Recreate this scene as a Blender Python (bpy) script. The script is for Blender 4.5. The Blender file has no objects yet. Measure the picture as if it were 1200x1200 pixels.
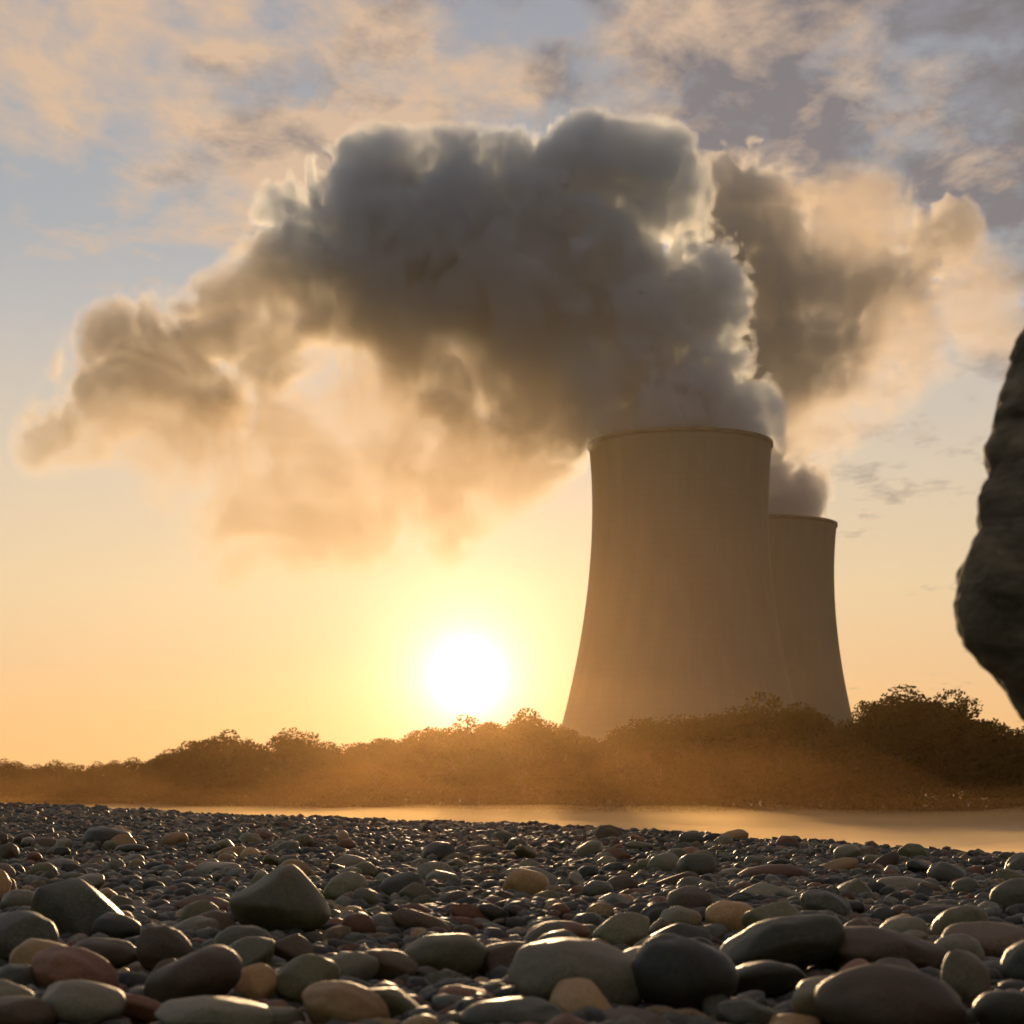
import bpy, math, random
import numpy as np
from mathutils import Vector

random.seed(7)
RNG = np.random.default_rng(7)
sc = bpy.context.scene
COL = sc.collection
R = math.radians

# ------------------------------------------------------------------ measures
F = 2200.0            # focal length in pixels of the 1200 px photograph
HY = 935.0            # horizon row
CZ = 1.6              # camera height above the water
def P(px, py, d):     # a point at distance d seen at pixel (px, py)
    return Vector(((px - 600) / F * d, d, CZ + (HY - py) / F * d))

SUN_AZ = math.atan((547 - 600) / F)
SUN_EL = math.atan((HY - 792) / F)
SUN = Vector((math.sin(SUN_AZ) * math.cos(SUN_EL), math.cos(SUN_AZ) * math.cos(SUN_EL), math.sin(SUN_EL)))

# ------------------------------------------------------------------ helpers
def vnoise(p, seed=0):
    """smooth value noise in -1..1 at the rows of p"""
    i = np.floor(p).astype(np.int64); f = p - i
    f = f * f * f * (f * (f * 6 - 15) + 10)
    out = 0
    for dx in (0, 1):
        for dy in (0, 1):
            for dz in (0, 1):
                h = (i[:, 0] + dx) * 374761393 + (i[:, 1] + dy) * 668265263 + (i[:, 2] + dz) * 2147483647 + seed * 1274126177
                h = (h ^ (h >> 13)) * 1274126177
                h = (h ^ (h >> 16)) & 0xffff
                w = (f[:, 0] if dx else 1 - f[:, 0]) * (f[:, 1] if dy else 1 - f[:, 1]) * (f[:, 2] if dz else 1 - f[:, 2])
                out = out + w * (h / 32767.5 - 1)
    return out

def fbm(p, octs=4, seed=0, billow=False):
    a, s, out = 1.0, 0.0, 0
    for k in range(octs):
        n = vnoise(p * (2.03 ** k) + k * 17.3, seed + k)
        if billow: n = 2 * np.abs(n) - .6
        out = out + a * n; s += a; a *= .5
    return out / s

def tag(o, label=None, cat=None, group=None, kind=None):
    if label: o['label'] = label
    if cat: o['category'] = cat
    if group: o['group'] = group
    if kind: o['kind'] = kind
    return o

def link(name, me, parent=None, mat=None, smooth=True):
    o = bpy.data.objects.new(name, me)
    COL.objects.link(o)
    if parent: o.parent = parent
    if mat and not me.materials: me.materials.append(mat)
    if smooth and len(me.polygons): me.polygons.foreach_set('use_smooth', np.ones(len(me.polygons), bool))
    return o

def mesh_np(name, co, tris, cols=None):
    """mesh of triangles or quads out of numpy arrays"""
    me = bpy.data.meshes.new(name)
    k = tris.shape[1]
    me.vertices.add(len(co)); me.vertices.foreach_set('co', np.ascontiguousarray(co, np.float32).ravel())
    me.loops.add(tris.size); me.loops.foreach_set('vertex_index', np.ascontiguousarray(tris, np.int32).ravel())
    me.polygons.add(len(tris)); me.polygons.foreach_set('loop_start', np.arange(0, tris.size, k, dtype=np.int32))
    if cols is not None:
        a = me.color_attributes.new('stone_colour', 'FLOAT_COLOR', 'POINT')
        a.data.foreach_set('color', np.ascontiguousarray(cols, np.float32).ravel())
    me.update(calc_edges=True)
    return me

def ico(sub):
    import bmesh
    bm = bmesh.new(); bmesh.ops.create_icosphere(bm, subdivisions=sub, radius=1)
    co = np.array([v.co[:] for v in bm.verts]); t = np.array([[v.index for v in f.verts] for f in bm.faces])
    bm.free(); return co, t
ICO = {k: ico(k) for k in (1, 2, 3, 4, 5)}

def empty(name, loc):
    o = bpy.data.objects.new(name, None); COL.objects.link(o); o.location = loc; o.empty_display_size = .5
    return o

def grid_mesh(name, xs, ys, zf):
    X, Y = np.meshgrid(xs, ys)
    p = np.stack([X.ravel(), Y.ravel()], 1)
    co = np.column_stack([p, zf(p)])
    nx, ny = len(xs), len(ys)
    i = (np.arange(ny - 1)[:, None] * nx + np.arange(nx - 1)).ravel()
    q = np.stack([i, i + 1, i + nx + 1, i + nx], 1)
    return mesh_np(name, co, q)

# ------------------------------------------------------------------ materials
def new_mat(name):
    m = bpy.data.materials.new(name); m.use_nodes = True
    nt = m.node_tree; nt.nodes.clear()
    out = nt.nodes.new('ShaderNodeOutputMaterial')
    return m, nt, out
def N(nt, typ, **kw):
    n = nt.nodes.new(typ)
    for k, v in kw.items():
        if k in n.inputs: n.inputs[k].default_value = v
        else: setattr(n, k, v)
    return n
def noise(nt, vec, scale, detail=4, rough=.55, dist=0):
    n = N(nt, 'ShaderNodeTexNoise'); n.inputs['Scale'].default_value = scale; n.inputs['Detail'].default_value = detail
    n.inputs['Roughness'].default_value = rough; n.inputs['Distortion'].default_value = dist
    if vec is not None: nt.links.new(vec, n.inputs['Vector'])
    return n
def ramp(nt, fac, stops):
    r = nt.nodes.new('ShaderNodeValToRGB'); e = r.color_ramp.elements
    while len(e) < len(stops): e.new(.5)
    for el, (p, c) in zip(e, stops):
        el.position = p; el.color = (*c, 1) if len(c) == 3 else c
    nt.links.new(fac, r.inputs[0]); return r
def math_n(nt, op, a, b=None, c=None, clamp=False):
    n = nt.nodes.new('ShaderNodeMath'); n.operation = op; n.use_clamp = clamp
    for i, v in enumerate((a, b, c)):
        if v is None: continue
        if isinstance(v, (int, float)): n.inputs[i].default_value = v
        else: nt.links.new(v, n.inputs[i])
    return n.outputs[0]
def mix_rgb(nt, fac, a, b, mode='MIX'):
    n = nt.nodes.new('ShaderNodeMix'); n.data_type = 'RGBA'; n.blend_type = mode
    for i, v in ((0, fac), (6, a), (7, b)):
        if isinstance(v, (int, float)): n.inputs[i].default_value = v
        elif isinstance(v, tuple): n.inputs[i].default_value = (*v, 1)
        else: nt.links.new(v, n.inputs[i])
    return n.outputs[2]

def stone_material(name, c1, c2, rough=.5, attr=False):
    m, nt, out = new_mat(name)
    tc = N(nt, 'ShaderNodeTexCoord').outputs['Object']
    big = noise(nt, tc, 9 if not attr else 30, 5, .6, .6); fine = noise(nt, tc, 150, 4, .7)
    if attr:
        at = N(nt, 'ShaderNodeAttribute'); at.attribute_name = 'stone_colour'
        base = mix_rgb(nt, math_n(nt, 'MULTIPLY', big.outputs[0], .5), at.outputs['Color'], (.05, .045, .038))
    else:
        r = ramp(nt, big.outputs[0], [(.3, c1), (.68, c2)])
        oi = N(nt, 'ShaderNodeObjectInfo')
        hsv = N(nt, 'ShaderNodeHueSaturation')
        nt.links.new(math_n(nt, 'MULTIPLY_ADD', oi.outputs['Random'], .75, .6), hsv.inputs['Value'])
        nt.links.new(mix_rgb(nt, 1.0, r.outputs[0], STONE_WARMTH, 'MULTIPLY'), hsv.inputs['Color'])
        base = hsv.outputs[0]
    sp = ramp(nt, fine.outputs[0], [(.36, (.55, .55, .55)), (.52, (1, 1, 1)), (.7, (1.0, 1.0, 1.0)), (.78, (1.6, 1.55, 1.45))])
    base = mix_rgb(nt, 1.0, base, sp.outputs[0], 'MULTIPLY')
    mot = noise(nt, tc, 38, 5, .7, .3)
    base = mix_rgb(nt, 1.0, base, ramp(nt, mot.outputs[0], [(.34, (.62, .60, .56)), (.5, (1, 1, 1)), (.68, (1.28, 1.2, 1.08))]).outputs[0], 'MULTIPLY')
    vn = noise(nt, tc, 5, 3, .5, 1.2)
    vein = ramp(nt, math_n(nt, 'ABSOLUTE', math_n(nt, 'SUBTRACT', vn.outputs[0], .5)), [(0, (.5, .5, .5)), (.012, (0, 0, 0))]).outputs[0]
    if not attr: base = mix_rgb(nt, math_n(nt, 'MULTIPLY', vein, math_n(nt, 'GREATER_THAN', oi.outputs['Random'], .62)), base, (.30, .27, .21))
    b = N(nt, 'ShaderNodeBsdfPrincipled')
    nt.links.new(base, b.inputs['Base Color'])
    rr = ramp(nt, big.outputs[0], [(.3, (rough - .06,) * 3), (.7, (rough + .2,) * 3)])
    nt.links.new(rr.outputs[0], b.inputs['Roughness'])
    b.inputs['Specular IOR Level'].default_value = .45
    bp = N(nt, 'ShaderNodeBump'); bp.inputs['Strength'].default_value = .35; bp.inputs['Distance'].default_value = .004
    h = math_n(nt, 'ADD', math_n(nt, 'ADD', big.outputs[0], math_n(nt, 'MULTIPLY', mot.outputs[0], .5)), math_n(nt, 'MULTIPLY', fine.outputs[0], .3))
    nt.links.new(h, bp.inputs['Height']); nt.links.new(bp.outputs[0], b.inputs['Normal'])
    nt.links.new(b.outputs[0], out.inputs[0]); return m

STONE_WARMTH = (1.10, .95, .70)
STONE = {
    'dark grey': stone_material('dark_grey_stone', (.038, .039, .028), (.085, .083, .06), .38),
    'grey': stone_material('grey_stone', (.13, .125, .095), (.26, .24, .185), .42),
    'olive grey': stone_material('olive_stone', (.10, .098, .052), (.21, .19, .11), .42),
    'reddish brown': stone_material('red_stone', (.16, .065, .035), (.28, .14, .085), .5),
    'tan': stone_material('tan_stone', (.34, .20, .09), (.52, .34, .18), .45),
    'brown': stone_material('brown_stone', (.075, .05, .03), (.17, .12, .075), .48),
}
M_PEB = stone_material('pebble_mix', None, None, .5, attr=True)

def concrete():
    m, nt, out = new_mat('weathered_concrete')
    tc = N(nt, 'ShaderNodeTexCoord').outputs['Object']
    mp = N(nt, 'ShaderNodeMapping'); nt.links.new(tc, mp.inputs[0]); mp.inputs['Scale'].default_value = (1, 1, .15)
    st = noise(nt, mp.outputs[0], .16, 6, .65)
    bl = noise(nt, tc, .03, 5, .6)
    sep = N(nt, 'ShaderNodeSeparateXYZ'); nt.links.new(tc, sep.inputs[0])
    band = math_n(nt, 'PINGPONG', sep.outputs[2], 1.5)
    band = ramp(nt, band, [(0, (.72, .72, .72)), (.08, (1, 1, 1))]).outputs[0]
    ang = math_n(nt, 'ARCTAN2', sep.outputs[1], sep.outputs[0])
    rib = math_n(nt, 'PINGPONG', math_n(nt, 'MULTIPLY', ang, 18.0), .5)
    rib = ramp(nt, rib, [(0, (.93, .93, .93)), (.08, (1, 1, 1))]).outputs[0]
    c = ramp(nt, st.outputs[0], [(.3, (.105, .115, .09)), (.7, (.145, .155, .125))]).outputs[0]
    c = mix_rgb(nt, math_n(nt, 'MULTIPLY', bl.outputs[0], .55), c, (.2, .19, .17))
    c = mix_rgb(nt, 1.0, c, band, 'MULTIPLY'); c = mix_rgb(nt, 1.0, c, rib, 'MULTIPLY')
    b = N(nt, 'ShaderNodeBsdfPrincipled', Roughness=.9); nt.links.new(c, b.inputs['Base Color'])
    nt.links.new(b.outputs[0], out.inputs[0]); return m
def plain(name, c1, c2, scale, rough=.9):
    m, nt, out = new_mat(name)
    tc = N(nt, 'ShaderNodeTexCoord').outputs['Object']
    r = ramp(nt, noise(nt, tc, scale, 6, .6).outputs[0], [(.3, c1), (.7, c2)])
    b = N(nt, 'ShaderNodeBsdfPrincipled', Roughness=rough); nt.links.new(r.outputs[0], b.inputs['Base Color'])
    nt.links.new(b.outputs[0], out.inputs[0]); return m
def leaf_mat(name, c1, c2):
    m, nt, out = new_mat(name)
    tc = N(nt, 'ShaderNodeTexCoord').outputs['Object']
    r = ramp(nt, noise(nt, tc, .9, 3, .6).outputs[0], [(.3, c1), (.7, c2)])
    d = N(nt, 'ShaderNodeBsdfDiffuse'); t = N(nt, 'ShaderNodeBsdfTranslucent'); mx = N(nt, 'ShaderNodeMixShader', Fac=.35)
    nt.links.new(r.outputs[0], d.inputs[0]); nt.links.new(r.outputs[0], t.inputs[0])
    nt.links.new(d.outputs[0], mx.inputs[1]); nt.links.new(t.outputs[0], mx.inputs[2]); nt.links.new(mx.outputs[0], out.inputs[0])
    return m
def water_mat():
    m, nt, out = new_mat('river_water')
    tc = N(nt, 'ShaderNodeTexCoord').outputs['Object']
    mp = N(nt, 'ShaderNodeMapping'); nt.links.new(tc, mp.inputs[0]); mp.inputs['Scale'].default_value = (.6, 1, 1)
    n = noise(nt, mp.outputs[0], 1.3, 4, .6, .4)
    bp = N(nt, 'ShaderNodeBump'); bp.inputs['Strength'].default_value = 1.0; bp.inputs['Distance'].default_value = .12
    nt.links.new(n.outputs[0], bp.inputs['Height'])
    b = N(nt, 'ShaderNodeBsdfPrincipled', Roughness=.38); b.inputs['Base Color'].default_value = (.03, .04, .035, 1)
    b.inputs['IOR'].default_value = 1.33
    nt.links.new(bp.outputs[0], b.inputs['Normal']); nt.links.new(b.outputs[0], out.inputs[0]); return m
def vol_mat(name, col, dens, g, step=None, field=None):
    m, nt, out = new_mat(name)
    v = N(nt, 'ShaderNodeVolumePrincipled')
    v.inputs['Color'].default_value = (*col, 1); v.inputs['Density'].default_value = dens; v.inputs['Anisotropy'].default_value = g
    if field: nt.links.new(field(nt), v.inputs['Density'])
    if step: m.cycles.volume_step_rate = step
    nt.links.new(v.outputs[0], out.inputs['Volume']); return m

M_CONC = concrete()
M_RIM = plain('rim_concrete', (.07, .068, .06), (.11, .105, .09), .2)
M_GROUND = plain('gravel_soil', (.035, .03, .024), (.09, .08, .06), 3.0)
M_BARK = plain('bark', (.03, .022, .015), (.08, .06, .04), 4.0)
M_LEAF = [leaf_mat('leaf_green', (.035, .042, .010), (.075, .078, .02)), leaf_mat('leaf_olive', (.03, .032, .01), (.065, .06, .02))]
M_UNDER = leaf_mat('undergrowth_leaf', (.02, .027, .009), (.045, .05, .016))

# ------------------------------------------------------------------ the lie of the land
def near_edge(x):                   # distance of the crest of the pebble beach along y for a given x
    return np.interp(x, [-60, -14, -9, -4, 0, 2.4, 4, 9, 30], [70, 44, 33, 22.5, 16.2, 9.6, 7.2, 4.5, 2])
def far_bank(x):                    # distance of the opposite shore
    return np.interp(x, [-1200, -250, -80, -40, 0, 36, 100, 600, 1300], [900, 520, 300, 215, 158, 130, 105, 60, 20])
def beach_z(x, y):
    return 1.3 + .15 * np.clip((y - 6) / 26, 0, 1) + .0 * x
def ground_z(p):
    x, y = p[:, 0], p[:, 1]
    ne = near_edge(x); fb = far_bank(x)
    bz = beach_z(x, y) - .03 + .015 * vnoise(np.column_stack([x * 3, y * 3, 0 * x]), 3)
    past = y - ne
    z = np.where(past < 0, bz, np.maximum(bz - past * .34, -1.0))
    far = np.clip((y - fb) / 4.0, -1, 1) * .8 + .1
    z = np.where(y > fb - 4, np.maximum(z, far), z)
    hills = np.clip((y - fb - 60) / 900, 0, 1) * 2.0 * fbm(np.column_stack([x / 150, y / 150, 0 * x]), 3, 5)
    return z + np.where(y > fb + 60, hills, 0)
xs = np.unique(np.concatenate([np.arange(-24, 14, .4), np.arange(-140, 120, 5), np.linspace(-1200, 1200, 41)]))
ys = np.unique(np.concatenate([np.arange(-6, 50, .4), np.arange(50, 420, 4), np.linspace(420, 1650, 30), [-60, -20]]))
g = link('ground', grid_mesh('ground', xs, ys, ground_z), mat=M_GROUND); tag(g, kind='structure')
w = grid_mesh('water', np.array([-1200, -500, -50, 0, 50, 500, 1200.]), np.array([-60, 0, 60, 200, 500, 1200, 1650.]), lambda p: np.zeros(len(p)))
tag(link('water', w, mat=water_mat()), kind='structure')

# ------------------------------------------------------------------ cooling towers
def tower(name, cx_px, d, k, label):
    """k scales the whole tower about its real size; the profile is half widths read off the photograph at 844 m"""
    t = empty(name, ((cx_px - 600) / F * d, d, 0))
    tag(t, label, 'cooling tower', 'cooling towers behind the trees')
    s = 844 / F
    ys_ = [935, 890, 840, 800, 750, 715, 680, 650, 620, 595, 570, 545, 522]
    hw = [163, 150, 136, 127, 117, 111.5, 107.5, 104.8, 103.4, 103, 103.4, 104.8, 107]
    zz = np.array([CZ + (HY - y) * s for y in ys_]); rr = np.array(hw) * s
    zt = np.linspace(zz[0], zz[-1], 60)
    # smooth interpolation
    co = np.polyfit(zz, rr, 5); rs = np.polyval(co, zt)
    zt[0] = -1
    seg = 128; a = np.linspace(0, 2 * np.pi, seg, endpoint=False)
    prof = [(r, z) for r, z in zip(rs, zt)] + [(rs[-1] - .9, zt[-1])] + [(r - .9, z) for r, z in zip(rs[::-1], zt[::-1])]
    rings = [np.column_stack([r * np.cos(a), r * np.sin(a), np.full(seg, z)]) for r, z in prof]
    v = np.concatenate(rings); n = len(prof)
    i = np.arange(seg); j = (i + 1) % seg
    f = np.concatenate([np.column_stack([q * seg + i, q * seg + j, (q + 1) * seg + j, (q + 1) * seg + i]) for q in range(n - 1)])
    link('shell', mesh_np('tower_shell', v, f), t, M_CONC)
    r0, z0 = rs[-1], zt[-1]
    prof = [(r0 + .02, z0 - 1.6), (r0 + .45, z0 - 1.3), (r0 + .45, z0 + .4), (r0 - 1.4, z0 + .5), (r0 - 1.4, z0 - 1.3)]
    rings = [np.column_stack([r * np.cos(a), r * np.sin(a), np.full(seg, z)]) for r, z in prof]
    v = np.concatenate(rings); n = len(prof)
    f = np.concatenate([np.column_stack([q * seg + i, q * seg + j, ((q + 1) % n) * seg + j, ((q + 1) % n) * seg + i]) for q in range(n)])
    link('rim', mesh_np('tower_rim', v, f), t, M_RIM, smooth=False)
    return t, r0, z0
D1, D2 = 844., 1094.
T1 = tower('cooling_tower', 797, D1, 1, 'nearer, wider concrete cooling tower with the big steam plume')
T2 = tower('cooling_tower', 897, D2, 1, 'farther cooling tower half hidden behind the nearer one')

# ------------------------------------------------------------------ steam
def outer_only(me):
    """drops the inner shells of closed-off pockets (and crumbs): only pieces with an outward volume stay"""
    n = len(me.vertices); co = np.empty(n * 3, np.float32); me.vertices.foreach_get('co', co); co = co.reshape(-1, 3).astype(float)
    me.calc_loop_triangles(); t = np.empty(len(me.loop_triangles) * 3, np.int32); me.loop_triangles.foreach_get('vertices', t); t = t.reshape(-1, 3)
    lab = np.arange(n)
    while True:
        old = lab.copy(); mn = lab[t].min(1)
        for k in range(3): np.minimum.at(lab, t[:, k], mn)
        lab = lab[lab]
        if (lab == old).all(): break
    vol = np.bincount(lab[t[:, 0]], np.einsum('ij,ij->i', co[t[:, 0]] - co.mean(0), np.cross(co[t[:, 1]] - co.mean(0), co[t[:, 2]] - co.mean(0))) / 6, n)
    ok = vol[lab[t[:, 0]]] > 3000
    t = t[ok]; used = np.unique(t); mp = np.full(n, -1); mp[used] = np.arange(len(used))
    return mesh_np('steam', co[used], mp[t])

def remesh(me, voxel, smooth):
    tmp = bpy.data.objects.new('tmp', me); COL.objects.link(tmp)
    md = tmp.modifiers.new('r', 'REMESH'); md.mode = 'VOXEL'; md.voxel_size = voxel
    if smooth: sm = tmp.modifiers.new('s', 'SMOOTH'); sm.iterations = smooth
    dg = bpy.context.evaluated_depsgraph_get(); dg.update()
    me = bpy.data.meshes.new_from_object(tmp.evaluated_get(dg))
    bpy.data.objects.remove(tmp)
    return outer_only(me)
def hull(name, puffs, d0, voxel, amps, seed, mat, parent, jitter=0):
    """closed cloud surface: puffs (px, py, radius px, depth offset m[, squash]) merged by a voxel remesh, then billowed"""
    co0, t0 = ICO[3]; V, T, off = [], [], 0
    for p in puffs:
        px, py, r = p[:3]; dy = p[3] if len(p) > 3 else 0
        c = P(px, py, d0); c.y += dy; rr = r / F * d0
        sq = p[4] if len(p) > 4 else (1, 1, 1)
        V.append(co0 * rr * np.array(sq) + np.array(c)); T.append(t0 + off); off += len(co0)
    me = remesh(mesh_np('tmp', np.concatenate(V), np.concatenate(T)), voxel, 4)
    n = len(me.vertices); co = np.empty(n * 3, np.float32); me.vertices.foreach_get('co', co); co = co.reshape(-1, 3).astype(float)
    for scale, amp, oct_, bil in amps:
        nr = np.empty(n * 3, np.float32); me.vertices.foreach_get('normal', nr); nr = nr.reshape(-1, 3)
        q = co / scale + .35 * np.stack([vnoise(co / scale * .8 + s * 31, seed + s) for s in (1, 2, 3)], 1)
        co = co + nr * (fbm(q, oct_, seed, bil) * amp)[:, None]
        me.vertices.foreach_set('co', co.astype(np.float32).ravel()); me.update()
    me = remesh(me, voxel * .7, 1); me.name = name
    o = link(name, me, parent, mat)
    if parent: o.matrix_parent_inverse = parent.matrix_world.inverted()
    return o

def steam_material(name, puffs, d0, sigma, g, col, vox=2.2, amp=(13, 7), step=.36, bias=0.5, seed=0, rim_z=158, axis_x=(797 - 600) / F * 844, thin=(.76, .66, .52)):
    """a cloud body: the puffs are summed into a coarse distance field, kept as stacked slices in a generated image,
    and billowed by noise in the shader. puffs: (px, py, r px, dy m, density factor, softness m)"""
    c = np.array([[*P(p[0], p[1], d0)] for p in puffs]); c[:, 1] += [p[3] for p in puffs]
    r = np.array([p[2] for p in puffs]) / F * d0; w = np.array([p[4] for p in puffs]); sf = np.array([p[5] for p in puffs])
    lo = (c - r[:, None]).min(0) - 26; hi = (c + r[:, None]).max(0) + 26
    n = np.ceil((hi - lo) / vox).astype(int); nx, ny, nz = n; hi = lo + n * vox
    X = lo[0] + (np.arange(nx) + .5) * vox; Y = lo[1] + (np.arange(ny) + .5) * vox; Z = lo[2] + (np.arange(nz) + .5) * vox
    gx, gz = np.meshgrid(X, Z)                        # rows z, columns x
    K = int(math.ceil(math.sqrt(ny))); H, W = K * nz, K * nx
    img = np.zeros((H, W, 4), np.float32); img[..., 3] = 1
    for k in range(ny):
        d = np.sqrt((gx[..., None] - c[:, 0]) ** 2 + ((Y[k] - c[:, 1]) * 1.0) ** 2 + (gz[..., None] - c[:, 2]) ** 2)
        sd = r - d
        e = np.exp(np.clip(sd / 5.0, -60, 30)); se = e.sum(-1)
        phi = 5.0 * np.log(se + 1e-12)
        t = e * r; ts = t.sum(-1) + 1e-20
        a, b = divmod(k, K)
        sl = img[a * nz:(a + 1) * nz, b * nx:(b + 1) * nx]
        sl[..., 0] = np.clip((phi + 40) / 100, 0, 1); sl[..., 1] = (t * w).sum(-1) / ts; sl[..., 2] = (t * sf).sum(-1) / ts / 40
        bad = se < 1e-6; sl[bad, 1] = 0; sl[bad, 2] = .2
        act = (phi > -30) & (phi < 60)
        pt = np.column_stack([gx[act], np.full(act.sum(), Y[k]), gz[act]])
        wp = pt + 13 * np.column_stack([vnoise(pt / 36, seed + 1), vnoise(pt / 36, seed + 2), vnoise(pt / 36, seed + 3)])
        bil = sum(a_ * (2.2 * np.abs(vnoise(wp / sc0, seed + 10 + i_)) - .6) for i_, (sc0, a_) in enumerate(((30, .72), (15, .62), (7, .75))))
        fb = sum(a_ * vnoise(wp / sc0, seed + 20 + i_) for i_, (sc0, a_) in enumerate(((22, .5), (11, .28), (5.5, .16))))
        so = sl[..., 2][act] * 40
        fv = phi[act] + bias + so * .35 + amp[0] * bil * (1.15 - so / 30) + fb * (amp[1] + .55 * so) * 1.6
        fv = np.minimum(fv, phi[act] * 1.6 + 15)          # no stray threads far outside the body
        rr_ = np.hypot(pt[:, 0] - axis_x, pt[:, 1] - d0)    # steam only spills downwards away from the rim
        floor_z = rim_z + 1.5 - np.maximum(rr_ - 43, 0) * .9 + 3 * fb
        fv = fv - np.where(rr_ < 110, np.clip(floor_z - pt[:, 2], 0, 30) * np.clip((110 - rr_) / 40, 0, 1) * 1.2, 0) * np.where(rr_ < 45, 4, 1)
        sl[..., 0][act] = np.clip((fv + 40) / 100, 0, 1)
    im = bpy.data.images.new(name, W, H, float_buffer=True, is_data=True)
    im.pixels.foreach_set(img.ravel()); im.update(); im.pack()
    m, nt, out = new_mat(name)
    tc = N(nt, 'ShaderNodeTexCoord').outputs['Object']
    sep = N(nt, 'ShaderNodeSeparateXYZ'); nt.links.new(tc, sep.inputs[0])
    M = lambda op, a, b=None, c=None, clamp=False: math_n(nt, op, a, b, c, clamp)
    u = M('MINIMUM', M('MAXIMUM', M('DIVIDE', M('SUBTRACT', sep.outputs[0], float(lo[0])), float(hi[0] - lo[0])), .5 / nx), 1 - .5 / nx)
    v = M('MINIMUM', M('MAXIMUM', M('DIVIDE', M('SUBTRACT', sep.outputs[2], float(lo[2])), float(hi[2] - lo[2])), .5 / nz), 1 - .5 / nz)
    q = M('MINIMUM', M('MAXIMUM', M('SUBTRACT', M('DIVIDE', M('SUBTRACT', sep.outputs[1], float(lo[1])), vox), .5), 0.0), ny - 1.001)
    k0 = M('FLOOR', q); fr = M('SUBTRACT', q, k0)
    cols = []
    for kk in (k0, M('ADD', k0, 1.0)):
        row = M('FLOOR', M('DIVIDE', M('ADD', kk, .5), float(K))); cl = M('SUBTRACT', kk, M('MULTIPLY', row, float(K)))
        cb = N(nt, 'ShaderNodeCombineXYZ')
        nt.links.new(M('DIVIDE', M('ADD', cl, u), float(K)), cb.inputs[0]); nt.links.new(M('DIVIDE', M('ADD', row, v), float(K)), cb.inputs[1])
        ti = N(nt, 'ShaderNodeTexImage'); ti.image = im; ti.interpolation = 'Linear'; ti.extension = 'EXTEND'
        nt.links.new(cb.outputs[0], ti.inputs[0]); cols.append(ti.outputs[0])
    mixed = mix_rgb(nt, fr, cols[0], cols[1])
    sc_ = N(nt, 'ShaderNodeSeparateColor'); nt.links.new(mixed, sc_.inputs[0])
    phi = M('MULTIPLY_ADD', sc_.outputs[0], 100.0, -40.0)
    soft = M('MULTIPLY', sc_.outputs[2], 40.0)
    fb = noise(nt, tc, 1 / 6.0, 2, .65)
    f = M('ADD', phi, M('MULTIPLY', M('SUBTRACT', fb.outputs[0], .5), M('MULTIPLY_ADD', soft, .7, 4.0)))
    t = M('DIVIDE', f, soft, clamp=True)
    t = M('MULTIPLY', M('MULTIPLY', t, t), M('SUBTRACT', 3.0, M('MULTIPLY', t, 2.0)))
    dens = M('MULTIPLY', M('MULTIPLY', t, sc_.outputs[1]), sigma)
    vl = N(nt, 'ShaderNodeVolumePrincipled'); nt.links.new(mix_rgb(nt, math_n(nt, 'MULTIPLY_ADD', sc_.outputs[1], 1.6, -.3, clamp=True), thin, col), vl.inputs['Color']); vl.inputs['Anisotropy'].default_value = g  # warm sunlight put into the thin steam's colour, cool skylight into the thick
    nt.links.new(dens, vl.inputs['Density']); nt.links.new(vl.outputs[0], out.inputs['Volume'])
    m.cycles.volume_step_rate = step
    return m

def steam_hull(name, puffs, d0, mat, parent, axis_x, grow=16):
    q = [(p[0], p[1], p[2] + grow * F / d0, p[3]) for p in puffs]
    o = hull(name, q, d0, 6.0, [], 51, mat, parent)
    me = o.data; n = len(me.vertices); co = np.empty(n * 3, np.float32); me.vertices.foreach_get('co', co); co = co.reshape(-1, 3)
    rad = np.hypot(co[:, 0] - axis_x, co[:, 1] - d0)             # the body starts in the mouth of its tower
    co[:, 2] = np.where(rad < 38, np.maximum(co[:, 2], 157.5), np.where(rad < 45, np.maximum(co[:, 2], 161.4), co[:, 2]))
    me.vertices.foreach_set('co', co.ravel()); me.update()
    return o

p1 = empty('steam_plume', P(797, 515, D1)); tag(p1, 'huge grey steam plume leaning from the nearer cooling tower', 'steam plume', 'steam plumes over the cooling towers')
p2 = empty('steam_plume', P(897, 600, D2)); tag(p2, 'peach-lit steam plume of the farther tower, partly behind the big plume', 'steam plume', 'steam plumes over the cooling towers')
bpy.context.view_layer.update()
A = []
def puff(lst, w, sf, *ps):
    for p in ps: lst.append((p[0], p[1], p[2], p[3] if len(p) > 3 else 0, w, sf))
puff(A, 1.0, 7, (760, 520, 50), (800, 525, 56), (840, 520, 48), (790, 500, 62), (850, 492, 36), (870, 490, 26), (735, 490, 60), (780, 460, 60), (800, 430, 46), (815, 400, 34), (825, 370, 26), (835, 350, 16, -14), (820, 322, 24, -14), (795, 335, 30, -10),
     (760, 400, 64), (720, 350, 66), (715, 290, 40, -20), (750, 440, 55))
puff(A, .85, 9, (690, 440, 60), (660, 380, 76), (640, 300, 84), (600, 350, 80), (690, 230, 66), (620, 240, 66), (560, 300, 90), (530, 250, 74), (500, 330, 80), (470, 260, 74), (430, 300, 70),
     (435, 172, 22), (440, 205, 36), (480, 195, 32), (545, 190, 38), (590, 205, 36), (640, 215, 44), (690, 160, 26), (705, 185, 40), (765, 180, 40), (745, 215, 52), (785, 190, 28), (400, 250, 50), (360, 250, 34), (345, 240, 20), (375, 300, 52))
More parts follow.
